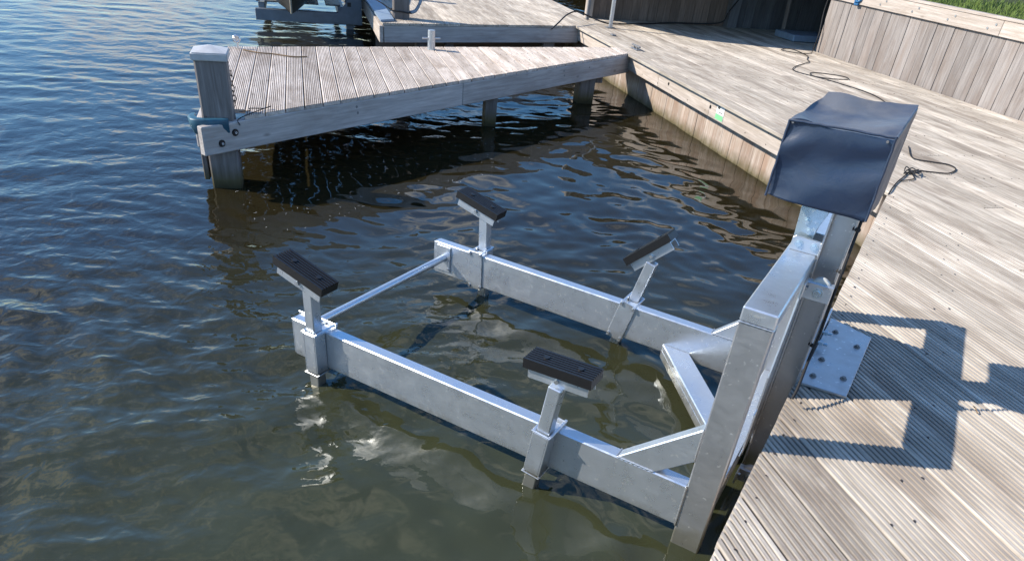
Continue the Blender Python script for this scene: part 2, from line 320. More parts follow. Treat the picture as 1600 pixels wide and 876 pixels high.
# ------------------------------------------------------------------ water, lake bed
def build_water():
    az = np.concatenate([np.radians(np.arange(60, 84, 0.8)), np.radians(np.arange(84, 172, 0.12)), np.radians(np.arange(172, 330, 1.2))])
    rr = [0.45]
    while rr[-1] < 46: rr.append(rr[-1] * 1.0046)
    rr = np.array(rr + [60, 90, 150, 300, 700, 2500.0]); A, Rr = np.meshgrid(az, rr); X = Rr * np.cos(A); Y = Rr * np.sin(A)
    ss = lambda x, a, b: (lambda q: q * q * (3 - 2 * q))(np.clip((x - a) / (b - a), 0, 1))
    # open water to the left is choppy; between jetty, quay and lift it is sheltered
    jx = -3.95 - 0.13 * (9 - Y) * 0.9
    open_ = np.maximum(ss(-X + 0.55 * Y, 1.5, 2.9) * ss(-X, 0.9, 2.1) * (1 - ss(Y, 2.0, 4.0) * ss(X, -5.2, -3.6)), ss(-X, 4.6, 6.5) * (1 - 0.35 * ss((X + Y) / S2, -0.9, 0.2)))
    open_ = np.clip(open_, 0, 1)
    warpx = 0.12 * np.sin(1.3 * X + 0.7 * Y) + 0.10 * np.sin(0.9 * Y - 1.9 * X + 2); warpy = 0.12 * np.sin(1.1 * Y - 0.8 * X + 1) + 0.08 * np.sin(2.1 * X + 0.6 * Y)
    Xw, Yw = X + warpx, Y + warpy
    far_ = 1.0 - 0.42 * ss(Rr, 4.0, 8.5)
    far_o = 2.0 - 1.30 * ss(Rr, 2.6, 7.5)
    H = np.zeros_like(X); sp = Rr * 0.0046
    main = math.atan2(0.85, -0.50) # wave travel
    for i in range(100):
        lam = 0.07 * (0.90 / 0.07) ** (rng.random() ** 1.25); th = main + rng.normal(0, 0.66); k = 2 * np.pi / lam; ph = rng.random() * 6.283
        sl_ = 0.0140 * (lam / 0.5) ** 0.05
        amp_o = sl_ / k; sh = (1.3 if 0.17 < lam < 0.6 else 0.32 if lam <= 0.17 else 0.7)
        gate = ss(lam, 2.6 * sp, 5.0 * sp)
        grp = 0.65 + 0.35 * np.sin(0.6 * k * 0.25 * (X * math.cos(th + 1.1) + Y * math.sin(th + 1.1)) + ph * 3)
        a_ = amp_o * gate * (open_ * far_o + (1 - open_) * sh * far_) * grp
        q = np.sin(k * (Xw * math.cos(th) + Yw * math.sin(th)) + ph)
        H += a_ * (q + 0.4 * q * q)
    V = np.stack([X, Y, H], -1).reshape(-1, 3); nr, na = X.shape
    idx = np.arange(nr * na).reshape(nr, na)
    F = np.stack([idx[:-1, :-1], idx[1:, :-1], idx[1:, 1:], idx[:-1, 1:]], -1).reshape(-1, 4)
    me = bpy.data.meshes.new('water'); me.vertices.add(len(V)); me.vertices.foreach_set('co', V.astype(np.float32).ravel())
    me.loops.add(F.size); me.loops.foreach_set('vertex_index', F.astype(np.int32).ravel())
    me.polygons.add(len(F)); me.polygons.foreach_set('loop_start', np.arange(0, F.size, 4, dtype=np.int32)); me.polygons.foreach_set('loop_total', np.full(len(F), 4, np.int32))
    me.polygons.foreach_set('use_smooth', np.ones(len(F), bool)); me.update(calc_edges=True)
    at = me.attributes.new('chop', 'FLOAT', 'POINT'); at.data.foreach_set('value', ((0.08 + 0.92 * open_) * (1.0 - 0.6 * ss(Rr, 3.5, 9.0))).astype(np.float32).ravel())
    return link('water', me, M_WATER)
w = build_water(); tag(w, 'rippled dark green lake water reflecting blue sky', None, None, 'structure')
b = link('lake_bed', mesh([(-400, -400, -1.9), (400, -400, -1.9), (400, 600, -1.9), (-400, 600, -1.9)], [(0, 1, 2, 3)]), M_BED); tag(b, 'muddy lake bed under the water', None, None, 'structure')

# ------------------------------------------------------------------ deck on the quay
NA = 4.10           # rear quay edge
UB = -0.097         # near dock edge (x)
NF = 7.52           # fence line
deck = thing('quay_deck', (0.5, 4, ZD), 'bleached grooved timber deck of the quay', None, None, 'structure')
P_ = 0.184; n = 1.2496 - 22 * P_; nails = []
wB = lambda q: q + (-2 * UB) / S2 + 0.012
while n < NF - 0.05:
    n1 = min(n + P_ - random.uniform(0.006, 0.010), NF - 0.01); nc = (n + n1) / 2
    jit = random.uniform(-0.004, 0.004)
    if n1 <= NA + 0.02: wb_ = lambda q, j=jit: wB(q) + j
    elif n < NA: wb_ = lambda q: 24.0
    else: wb_ = (lambda q: 12.33) if n1 > 4.64 else (lambda q: 24.0)
    if n < NA < n1 - 0.02: n_edge = n
    lo = -7.0 if nc < 3.5 else -4.5
    # boards are butt-jointed every few metres
    ends = [lo]; hi_w = wb_(nc); x = lo + random.uniform(3.2, 5.2)
    while x < hi_w - 1.6: ends.append(x); x += random.uniform(3.6, 4.8)
    for i, e in enumerate(ends):
        fa = (lambda q, e=e: e + (0.002 if e > lo else 0)); fb = (lambda q, e2=ends[i + 1]: e2 - 0.002) if i < len(ends) - 1 else wb_
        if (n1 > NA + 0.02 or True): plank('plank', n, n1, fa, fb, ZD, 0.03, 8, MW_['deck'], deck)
    for fr_ in (0.22, 0.76):
        nn = n + (n1 - n) * fr_
        for wq in ([wb_(nn) - 0.07] if n1 <= NA else []) + [hi_w - 0.07 - 0.6 * k for k in range(1, 22)]:
            nails.append((nn + random.uniform(-.006, .006), wq + random.uniform(-.012, .012)))
    n += P_
def dots(name, pts, r, h, mat, parent, seg=6):
    V, F = [], []
    for p_ in pts:
        b0 = len(V); rq = r * random.uniform(0.7, 1.2)
        for zz in (-0.004, h):
            for k in range(seg): V.append((p_[0] + rq * math.cos(k * 6.2832 / seg), p_[1] + rq * math.sin(k * 6.2832 / seg), p_[2] + zz))
        F.append(tuple(range(b0 + seg, b0 + 2 * seg)))
        for k in range(seg): F.append((b0 + k, b0 + (k + 1) % seg, b0 + seg + (k + 1) % seg, b0 + seg + k))
    o_ = link(name, mesh(V, F), mat, parent); o_['kind'] = 'stuff'; return o_
dots('deck_screw', [tuple(NW(a_, b_, ZD)) for a_, b_ in nails], 0.0048, 0.0015, M_NAIL, deck)

# near dock edge: boards below the deck
nq = thing('near_quay_wall', (UB, 2, 0), 'timber retaining wall under the near deck edge behind the boat lift', 'wall')
x0 = UB + 0.03
for i in range(3): beam('fascia_board', (x0 + 0.022, -4 + i * 3.6, ZD - 0.13), (x0 + 0.022, -4 + i * 3.6 + 3.595, ZD - 0.13), 0.04, 0.19, MW_['beam'], nq)
for i in range(48):
    y0 = -4 + i * 0.205; y1 = y0 + 0.2
    if y1 > 6.0: break
    beam('sheet_board', (x0 + 0.075, (y0 + y1) / 2, -1.7), (x0 + 0.075, (y0 + y1) / 2, ZD - 0.2), 0.2, 0.05, MW_['sheet'], nq)
box('wall_backing', (x0 + 0.115, -6, -1.9), (x0 + 0.2, 5.75, ZD - 0.05), MW_['dark'], nq, 0)

# rear quay wall along the planks
rq_ = thing('rear_quay_wall', NW(NA, 8, 0), 'sunlit timber quay wall with algae at the waterline beside the jetty', 'wall')
wq0 = NA + 0.14
fs = [wq0 + 0.02, 7.02, 8.34, 9.8, 11.9]
for i in range(4): wbox('fascia_board', NA - 0.028, NA + 0.006, fs[i], fs[i + 1] - 0.004, ZD - 0.205, ZD - 0.033, MW_['fascia'], rq_)
wbox('edge_cap', NA - 0.035, NA + 0.02, wq0 + 0.03, 11.9, ZD - 0.031, ZD - 0.004, MW_['fascia'], rq_)
wq = wq0 - 0.3; k = 0
while wq < 12.3:
    ww = random.uniform(0.19, 0.235); dn = random.uniform(0, 0.008)
    wbox('sheet_board', NA + 0.085 + dn, NA + 0.135 + dn, wq, wq + ww - 0.003, -1.7, ZD - 0.19, MW_['sheet'], rq_, 0.003, 'z'); wq += ww
wbox('wall_backing', NA + 0.16, NA + 0.24, 3.9, 12.4, -1.9, ZD - 0.05, MW_['dark'], rq_, 0)
for wv in (5.6, 8.05, 6.05 + 0.95):
    c = NW(NA - 0.029, wv, ZD - 0.11); cyl('bolt_hole', c + NW(0.004, 0), c - NW(0.0015, 0), 0.018, M_RUB, rq_, 14)
for wv in np.arange(4.6, 9.3, 0.42):
    for zz in (ZD - 0.065, ZD - 0.165):
        c = NW(NA - 0.027, wv + random.uniform(-.04, .04), zz); cyl('screw', c, c - NW(0.003, 0), 0.006, M_NAIL, rq_, 8)
pl = thing('sticker_plate', NW(NA - 0.03, 6.78, ZD - 0.12), 'small white and mint green plate on the rear quay fascia', 'sign')
wbox('plate', NA - 0.0325, NA - 0.029, 6.70, 6.86, ZD - 0.19, ZD - 0.045, M_WHITE, pl, 0.001)
wbox('green_band', NA - 0.0345, NA - 0.0328, 6.704, 6.856, ZD - 0.186, ZD - 0.135, M_GREEN, pl, 0)
wbox('dark_mark', NA - 0.0345, NA - 0.0328, 6.795, 6.84, ZD - 0.085, ZD - 0.058, M_DKPR, pl, 0)
wbox('grey_line', NA - 0.0345, NA - 0.0328, 6.73, 6.80, ZD - 0.118, ZD - 0.110, M_GREYST, pl, 0)

# ------------------------------------------------------------------ front jetty
wf = lambda q: 6.14 + 0.775 * q
wr = lambda q: 8.58 + 0.26 * q
jt = thing('front_jetty', NW(1.5, 7.5, 0), 'weathered grey timber jetty with grooved boards in front of the quay', 'jetty')
JP = 0.1462; nj = -0.76; jn = []
while nj < NA - 0.09:
    n1 = min(nj + JP - 0.009, NA - 0.04)
    f0 = (lambda q: wf(q) - 0.012) if nj > -0.55 else (lambda q: 5.945)
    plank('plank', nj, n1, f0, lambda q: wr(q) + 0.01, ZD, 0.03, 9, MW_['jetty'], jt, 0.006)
    for nn in (nj + 0.03, n1 - 0.03):
        for u in (0.05, 0.35, 0.66, 0.95): jn.append(tuple(NW(nn, wf(nn) + u * (wr(nn) - wf(nn)) + random.uniform(-.015, .015), ZD)))
    nj += JP
dots('deck_screw', jn, 0.0042, 0.0012, M_NAIL, jt)
fb = [(-0.77, 1.46), (1.464, NA - 0.03)]
for a_, b_ in fb: beam('front_beam', NW(a_, wf(a_) + 0.02, ZD - 0.135), NW(b_, wf(b_) + 0.02, ZD - 0.135), 0.06, 0.205, MW_['beam'], jt, 0.006)
beam('rear_beam', NW(-0.74, wr(-0.74) - 0.03, ZD - 0.135), NW(NA - 0.03, wr(NA - 0.03) - 0.03, ZD - 0.135), 0.06, 0.205, MW_['beam'], jt, 0.006)
beam('end_beam', NW(-0.79, 5.66, ZD - 0.12), NW(-0.79, 8.39, ZD - 0.12), 0.045, 0.17, MW_['beam'], jt, 0.006)
beam('joist', NW(-0.7, 7.0, ZD - 0.135), NW(NA - 0.05, 9.35, ZD - 0.135), 0.07, 0.18, MW_['post'], jt, 0.006)
for (nn, ww, s) in ((1.87, 7.72, 0.13), (3.37, 8.93, 0.20)):
    wbox('pile', nn - s / 2, nn + s / 2, ww - s / 2, ww + s / 2, -1.9, ZD - 0.036, MW_['post'], jt, 0.008, 'z')
wbox('strut', 3.50, 3.62, 8.98, 9.12, 0.22, ZD - 0.05, MW_['post'], jt, 0.006, 'z')
ed = (NW(1, wf(1)) - NW(0, wf(0))).normalized(); en = Vector((ed.y, -ed.x, 0))
for u, z in ((0.275, -0.105), (0.155, -0.165)):
    c = NW(-0.77, wf(-0.77)) + ed * u + en * 0.012; c.z = ZD + z
    wsh = cyl('washer', c, c + en * 0.010, 0.026, M_RUB, jt, 20, 0.003); cyl('bolt_head', c + en * 0.008, c + en * 0.018, 0.011, M_BOLT, wsh, 6)
for u, z in ((1.46, -0.075), (1.47, -0.125), (4.6, -0.08), (4.62, -0.13), (5.15, -0.09)):
    c = NW(-0.77, wf(-0.77)) + ed * u + en * 0.010; c.z = ZD + z; cyl('bolt_head', c, c + en * 0.006, 0.011, M_GREYST, jt, 10)
# corner post
cp = thing('mooring_post', NW(-0.65, 5.82, 0), 'square grey corner post with pale pyramid cap on the front jetty', 'post')
wbox('shaft', -0.760, -0.545, 5.72, 5.93, -1.9, 0.925, MW_['post'], cp, 0.012, 'z')
bm = bmesh.new(); hs_ = 0.122
for (z, s) in ((0.915, hs_), (0.965, hs_), (1.0, 0.012)):
    for sx, sy in ((-1, -1), (1, -1), (1, 1), (-1, 1)): bm.verts.new((sx * s, sy * s, z))
bm.verts.ensure_lookup_table()
for l in range(2):
    for k in range(4): bm.faces.new((bm.verts[l * 4 + k], bm.verts[l * 4 + (k + 1) % 4], bm.verts[l * 4 + 4 + (k + 1) % 4], bm.verts[l * 4 + 4 + k]))
bm.faces.new([bm.verts[i] for i in range(8, 12)]); bm.faces.new([bm.verts[i] for i in range(3, -1, -1)])
bmesh.ops.bevel(bm, geom=bm.edges[:], offset=0.006, segments=2, affect='EDGES')
m_ = Matrix.Rotation(R(45), 4, 'Z'); m_.translation = NW(-0.652, 5.825, 0); link('cap', bm_mesh(bm, 40), M_CAP, cp, m_)
wbox('side_board', -0.815, -0.775, 5.76, 5.90, 0.06, ZD - 0.22, MW_['post'], cp, 0.006, 'z')
# teal corner fender
bm = bmesh.new(); prof = [(0.0, -0.078), (0.030, -0.074), (0.048, -0.030), (0.054, 0.026), (0.048, 0.036), (0.0, 0.038)]; rings = []
path = [(-0.575, 5.685, 0), (-0.65, 5.672, 0.0), (-0.73, 5.660, 0), (-0.79, 5.675, 0.0), (-0.812, 5.74, 0), (-0.815, 5.82, 0)]
nr_ = [(-0.1, -1), (-0.12, -1), (-0.35, -0.94), (-0.75, -0.66), (-0.98, -0.2), (-1, 0.05)]
for i, ((a_, b_, z), (na_, nb_)) in enumerate(zip(path, nr_)):
    s = (0.5, 0.9, 1.0, 1.0, 0.9, 0.55)[i]
    rings.append([bm.verts.new(NW(a_ + na_ * u * s, b_ + nb_ * u * s, ZD - 0.035 + v_ * (0.75 + 0.25 * s))) for u, v_ in prof])
for i in range(len(rings) - 1):
    for k in range(len(prof)): k2 = (k + 1) % len(prof); bm.faces.new((rings[i][k], rings[i][k2], rings[i + 1][k2], rings[i + 1][k]))
bm.faces.new(rings[0]); bm.faces.new(rings[-1]); bmesh.ops.subdivide_edges(bm, edges=bm.edges[:], cuts=1, use_grid_fill=True, smooth=0.6)
tag(link('corner_fender', bm_mesh(bm, 60), M_TEAL), 'faded teal plastic fender wrapped round the jetty corner below the post', 'fender')
# mooring hardware on the jetty
bo = thing('mooring_bollard', NW(1.40, 8.80, ZD), 'short galvanised bollard with cross pin at the rear jetty edge', 'bollard')
c = NW(1.40, 8.80, ZD); cyl('base_plate', c, c + Vector((0, 0, 0.008)), 0.045, M_ZINC, bo, 20); cyl('stub', c, c + Vector((0, 0, 0.20)), 0.042, M_ALUD, bo, 24, 0.004)
cyl('cross_pin', c + NW(-0.105, -0.02, 0.115), c + NW(0.105, 0.02, 0.115), 0.011, M_ALUD, bo, 10, 0.002)
rg = thing('mooring_ring', NW(-0.66, 8.33, ZD), 'small round steel mooring eye on the rear left jetty corner', 'mooring ring')
c = NW(-0.66, 8.33, ZD); cyl('stem', c, c + Vector((0, 0, 0.06)), 0.013, M_BOLT, rg, 12)
rp = [c + Vector((0, 0, 0.085)) + (NW(1, 0) * math.cos(a_) + Vector((0, 0, 1)) * math.sin(a_)) * 0.03 for a_ in np.linspace(0, 6.283, 21)]
tube('ring', rp, 0.011, M_BOLT, rg, 8, straight=True); cyl('ring_plate', c + NW(0, .005, .085), c + NW(0, -.005, .085), 0.026, M_BOLT, rg, 16)
tag(tube('frayed_rope', [NW(-0.6, 8.22, ZD + .008), NW(-0.45, 8.08, ZD + .012), NW(-0.3, 8.07, ZD + .008), NW(-0.12, 7.98, ZD + .008), NW(0.02, 8.02, ZD + .008)], 0.006, M_TWIG), 'short frayed rope lying by the mooring eye on the jetty', 'rope')
ch = thing('mooring_chain', NW(-0.53, 5.95, 0.7), 'dark chain hanging on the right side of the corner post', 'chain')
for i in range(7):
    c = NW(-0.536, 5.90, 0.80 - i * 0.034); ax = NW(1, 0) if i % 2 else NW(0, 1)
    tube('chain_link', [c + (ax * math.cos(a_) * 0.012 + Vector((0, 0, 1)) * math.sin(a_) * 0.022) for a_ in np.linspace(0, 6.283, 13)], 0.003, M_ROPE, ch, 6, straight=True)
kx = [NW(-0.50 + 0.05 * i + 0.03 * math.sin(i * 2.3), wf(-0.5 + 0.05 * i) + 0.05 + 0.035 * math.cos(i * 1.9), ZD + 0.01 + 0.01 * (i % 3)) for i in range(5)]
tag(tube('tangled_line', kx + [NW(-0.50, wf(-0.5) - 0.025, ZD - 0.01), NW(-0.505, wf(-0.5) - 0.03, ZD - 0.06)], 0.0035, M_ROPE), 'tangled dark line beside the corner post on the jetty front', 'rope')

# ------------------------------------------------------------------ second jetty behind
g0 = lambda q: 10.235 + 0.283 * q
j2 = thing('rear_jetty', NW(2.5, 12, 0), 'wide pale timber jetty behind the front jetty', 'jetty')
nj = 1.02
while nj < NA - 0.03:
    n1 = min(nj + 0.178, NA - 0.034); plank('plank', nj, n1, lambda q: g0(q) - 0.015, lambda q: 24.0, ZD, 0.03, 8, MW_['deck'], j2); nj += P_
beam('front_beam', NW(1.03, g0(1.03) + 0.02, ZD - 0.135), NW(NA - 0.03, g0(NA - 0.03) + 0.02, ZD - 0.135), 0.06, 0.205, MW_['beam'], j2, 0.006)
beam('side_beam', NW(1.0, g0(1.0) - 0.01, ZD - 0.135), NW(1.0, 24.0, ZD - 0.135), 0.05, 0.205, MW_['fascia'], j2, 0.006)
for (nn, ww, s) in ((1.62, 10.9, 0.22), (2.0, 11.0, 0.12), (1.2, 13.5, 0.18), (3.6, 11.4, 0.18), (3.4, 14, .2)): wbox('pile', nn - s / 2, nn + s / 2, ww - s / 2, ww + s / 2, -1.9, ZD - 0.036, MW_['post'], j2, 0.008, 'z')
wbox('skirt_board', 1.05, NA - 0.05, 11.9, 11.95, -0.3, ZD - 0.05, MW_['dark'], j2, 0, 'n')
p2 = thing('jetty_post', NW(1.32, 11.03, 0), 'square grey timber post at the corner of the rear jetty', 'post')
wbox('shaft', 1.215, 1.43, 10.93, 11.14, ZD - 0.02, 1.75, MW_['post'], p2, 0.01, 'z')
tube('rope_turn', [NW(1.205, 10.92, ZD + .10), NW(1.32, 10.915, ZD + .095), NW(1.44, 10.92, ZD + .08), NW(1.445, 11.03, ZD + .08), NW(1.44, 11.15, ZD + .08), NW(1.2, 11.15, ZD + .09), NW(1.2, 10.92, ZD + .10)], 0.008, M_ROPE, p2)
tag(tube('coiled_hose', [NW(1.45, 11.0, 1.15), NW(1.56, 10.99, 1.0), NW(1.60, 10.99, 0.82), NW(1.53, 10.99, 0.66), NW(1.45, 11.0, 0.62)], 0.022, M_PALEBLUE), 'pale blue hose loop hanging beside the rear jetty post', 'hose')
prism_pts = [(1.0, 10.56), (1.19, 10.7), (1.19, 16.0), (0.9, 16.0)]
fp = link('side_mat', None or mesh([tuple(NW(a_, b_, z)) for z in (ZD + 0.004, ZD + 0.03) for a_, b_ in prism_pts], [(3, 2, 1, 0), (4, 5, 6, 7), (0, 1, 5, 4), (1, 2, 6, 5), (2, 3, 7, 6), (3, 0, 4, 7)]), M_PALEBLUE)
tag(fp, 'pale blue grey rubber mat along the left side of the rear jetty', 'mat')
tag(tube('mooring_line', [NW(1.2, 10.93, ZD + 0.10), NW(0.9, 11.2, 0.75), NW(0.4, 12.2, 0.62), NW(0.12, 12.9, 0.80)], 0.008, M_ROPE), 'dark mooring line running from the rear jetty post to the boat', 'rope')

# ------------------------------------------------------------------ boat on its lift, top left
bt = thing('moored_boat', NW(-0.15, 12.0, 0.3), 'olive hulled boat with cream stem raised on a lift at the top left', 'boat')
def hull():
    V, F = [], []; st = [0, 0.04, 0.10, 0.2, 0.35, 0.55, 0.8, 1.0]; m_n = 9
    for s in st:
        wv = 12.15 + s * 4.4; half = 0.88 * (1 - (1 - min(s / 0.38, 1)) ** 2.0) + 0.012; keel = 0.285 + 0.06 * (1 - min(s / 0.25, 1)) ** 2 ; top = 1.35 - 0.25 * s
        for k in range(-m_n, m_n + 1):
            u = abs(k) / m_n; hx = half * u ** 0.9; z = keel + (top - keel) * (u ** 1.7); wv2 = wv - 0.55 * max(0, (z - 0.45)) * (1 - min(s / 0.5, 1))
            V.append(NW(-0.15 + math.copysign(hx, k), wv2, z))
    q = 2 * m_n + 1
    for i in range(len(st) - 1):
        for k in range(q - 1): F.append((i * q + k, i * q + k + 1, (i + 1) * q + k + 1, (i + 1) * q + k))
    F.append(tuple(range((len(st) - 1) * q, len(st) * q)))
    for i in range(len(st) - 1): F.append((i * q, (i + 1) * q, (i + 2) * q - 1, (i + 1) * q - 1))
    me = mesh(V, F); bm = bmesh.new(); bm.from_mesh(me); bmesh.ops.recalc_face_normals(bm, faces=bm.faces); bm.to_mesh(me); bm.free(); smooth(me, 40); return me
link('hull', hull(), M_HULL, bt)
tube('stem_strip', [NW(-0.15, 12.15, 0.36), NW(-0.15, 12.03, 0.70), NW(-0.15, 11.83, 1.05), NW(-0.15, 11.66, 1.36)], 0.014, M_HULL2, bt)
for s in (-1, 1): tube('rub_rail', [NW(-0.15 + s * 0.03, 11.72, 1.32), NW(-0.15 + s * 0.42, 12.3, 1.29), NW(-0.15 + s * 0.74, 13.4, 1.24), NW(-0.15 + s * 0.88, 15.5, 1.14)], 0.02, M_HULL2, bt)
l2 = thing('rear_boat_lift', NW(0.1, 13.9, 0), 'grey aluminium boat lift frame holding the olive boat at the top left', 'boat lift')
wbox('cross_beam', -0.72, 0.95, 13.27, 13.39, 0.09, 0.255, M_LIFT, l2, 0.006, 'n')
for nn in (-0.62, 0.62): wbox('arm', nn - 0.05, nn + 0.05, 13.395, 16.2, 0.19, 0.33, M_LIFT, l2, 0.006)
wbox('upright', 0.70, 0.82, 13.395, 13.52, -0.8, 1.7, M_LIFT, l2, 0.006, 'z'); wbox('guide_post', -0.70, -0.64, 13.395, 13.45, 0.34, 1.5, M_LIFT, l2, 0.006, 'z')
me = mesh([tuple(NW(a_, b_, z)) for b_ in (13.25, 13.266) for a_, z in ((0.45, .13), (0.95, .10), (0.95, .50), (0.78, .50))], [(3, 2, 1, 0), (4, 5, 6, 7), (0, 1, 5, 4), (1, 2, 6, 5), (2, 3, 7, 6), (3, 0, 4, 7)]); link('gusset_plate', me, M_LIFT, l2)
wbox('socket_hole', 0.72, 0.78, 13.247, 13.252, 0.36, 0.42, M_RUB, l2, 0)
for nn in (-0.45, 0.15, 0.5): wbox('bunk_pad', nn - 0.12, nn + 0.12, 13.41, 15.0, 0.335, 0.36, M_GREYST, l2, 0.008)

# ------------------------------------------------------------------ retaining fence, lawn, alcove
fn = thing('retaining_fence', NW(NF, 8, ZD), 'silver grey vertical board retaining wall with pale top rail at right', 'fence')
wv = 10.27; ZT = 1.405
while wv > 0.5:
    ww = random.choice((0.145, 0.165, 0.185, 0.2)); dn = random.uniform(0, 0.008)
    wbox('board', NF + 0.002 + dn, NF + 0.03 + dn, wv - ww + 0.0055, wv, ZD - 0.05, ZT - 0.1, MW_['fence'], fn, 0.003, 'z'); wv -= ww
for a_, b_ in ((10.29, 7.12), (7.115, 3.6), (3.595, 0.5)): wbox('top_rail', NF - 0.032, NF - 0.002, b_, a_, ZT - 0.155, ZT, MW_['fascia'], fn, 0.004)
for a_, b_ in ((10.30, 6.4), (6.395, 0.5)): wbox('cap_rail', NF - 0.04, NF + 0.085, b_, a_, ZT + 0.002, ZT + 0.032, MW_['fascia'], fn, 0.004)
wbox('backing', NF + 0.045, NF + 0.08, 0.4, 10.25, ZD - 0.1, ZT - 0.01, MW_['dark'], fn, 0)
for wv in np.arange(1.0, 10.2, 0.62):
    for k, zz in enumerate((ZT - 0.05, ZT - 0.10)):
        c = NW(NF - 0.033, wv + 0.1 * k, zz); cyl('bolt_head', c + NW(.004, 0), c - NW(0.005, 0), 0.013, M_ALUD, fn, 10)
for k in range(10):
    wbox('return_board', NF + 0.03 + k * 0.15, NF + 0.03 + k * 0.15 + 0.145, 10.275, 10.30, ZD - 0.05, ZT, MW_['slate'], fn, 0.003, 'z')
lw = link('lawn', mesh([tuple(NW(a_, b_, ZT - 0.005)) for a_, b_ in ((NF + 0.088, -30), (9.2, -30), (9.2, 10.25), (NF + 0.088, 10.25), (160, -30), (160, 200), (9.2, 200))], [(0, 1, 2, 3), (1, 4, 5, 6, 2)]), M_SOIL); tag(lw, 'green lawn above the retaining wall', None, None, 'structure')
def grass():
    V, F = [], []
    for i in range(16000):
        u = random.random() ** 1.8; a_ = NF + 0.08 + u * 5; b_ = random.uniform(0.5, 9.5); c = NW(a_, b_, ZT - 0.01); h = random.uniform(0.03, 0.075) * (1 + u); an = random.random() * 6.28; wdd = random.uniform(0.003, 0.006) * (1 + 1.5 * u)
        dx, dy = math.cos(an) * wdd, math.sin(an) * wdd; lx, ly = random.uniform(-.03, .03), random.uniform(-.03, .03); k = len(V)
        V += [(c.x - dx, c.y - dy, c.z), (c.x + dx, c.y + dy, c.z), (c.x + lx * .4 + dx * .6, c.y + ly * .4 + dy * .6, c.z + h * .6), (c.x + lx, c.y + ly, c.z + h)]; F += [(k, k + 1, k + 2), (k, k + 2, k + 3)]
    return mesh(V, F)
g = link('grass', grass(), M_GRASS); tag(g, 'short green grass growing along the top of the retaining wall', 'grass', None, 'stuff')
# alcove walls
aw = thing('alcove_wall', NW(6, 12.37, ZD), 'shaded brown vertical board wall at the end of the quay deck', 'wall')
nn = 4.62
while nn < 7.05:
    ww = random.choice((0.12, 0.145, 0.16)); wbox('board', nn, nn + ww - 0.004, 12.36 + random.uniform(0, .006), 12.39, ZD - 0.05, 1.9, MW_['dark'], aw, 0.003, 'z'); nn += ww
wbox('corner_post', 7.06, 7.24, 12.22, 12.40, ZD - 0.05, 1.9, MW_['slate'], aw, 0.006, 'z')
wbox('end_post', 4.50, 4.60, 12.28, 12.40, ZD - 0.05, 1.9, MW_['fascia'], aw, 0.006, 'z')
nn = 7.25
while nn < 9.1: wbox('board', nn, nn + 0.176, 12.36 + random.uniform(0, .006), 12.39, ZD - 0.05, 1.9, MW_['slate'], aw, 0.003, 'z'); nn += 0.18
wv = 10.31
while wv < 12.34: wbox('board', 9.1, 9.13, wv, wv + 0.176, ZD - 0.05, 1.9, MW_['slate'], aw, 0.003, 'z'); wv += 0.18
af = thing('alcove_floor', NW(8.3, 11.3, ZD), 'shaded timber floor inside the alcove', None, None, 'structure')
nn = NF - 0.004
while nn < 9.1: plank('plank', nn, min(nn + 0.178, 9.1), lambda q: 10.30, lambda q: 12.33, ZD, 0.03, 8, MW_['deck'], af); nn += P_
sp_ = thing('steel_pole', NW(4.56, 11.33, ZD), 'slim grey steel pole with base plate near the rear quay edge', 'pole')
wbox('shaft', 4.535, 4.585, 11.305, 11.355, ZD, 1.45, M_ALUD, sp_, 0.004, 'z'); wbox('base_plate', 4.49, 4.63, 11.27, 11.39, ZD + 0.001, ZD + 0.012, M_GREYST, sp_, 0.002)
tag(wbox('dark_pole', 4.43, 4.475, 12.08, 12.13, ZD, 1.6, M_GREYST, None, 0.004, 'z'), 'thin dark pole left of the brown alcove wall', 'pole')
tag(beam('leaning_pole', NW(7.93, 11.85, ZD), NW(7.93, 11.95, 1.6), 0.06, 0.06, MW_['fence'], None, 0.004), 'pale square pole standing inside the dark alcove', 'pole')
tag(wbox('low_platform', 7.62, 8.7, 11.05, 11.62, ZD + 0.004, ZD + 0.10, M_PALEBLUE, None, 0.01, 'n'), 'low pale blue platform on the alcove floor', 'platform')
# unseen canopy, added over the poles; outline shaped to cast the alcove shade
cpts = [(4.56, 12.30, .86), (4.56, 11.08, 1.385), (5.38, 10.79, 1.40), (6.09, 10.66, 1.42), (7.48, 10.52, 1.46), (9.3, 10.40, 1.48), (9.3, 12.33, 1.55), (7.0, 12.33, 1.5)]
V = [tuple(NW(*c_)) for c_ in cpts] + [tuple(NW(c_[0], c_[1], c_[2] + 0.012)) for c_ in cpts]; k = len(cpts); V += [tuple(NW(6.2, 11.5, 1.40)), tuple(NW(6.2, 11.5, 1.412))]
F = [(i, 2 * k, (i + 1) % k) for i in range(k)] + [(k + i, k + (i + 1) % k, 2 * k + 1) for i in range(k)] + [(i, (i + 1) % k, k + (i + 1) % k, k + i) for i in range(k)]
tag(link('added_canopy', mesh(V, F), M_TARP), 'grey canvas canopy added out of view over the alcove to cast its shade', 'canopy')

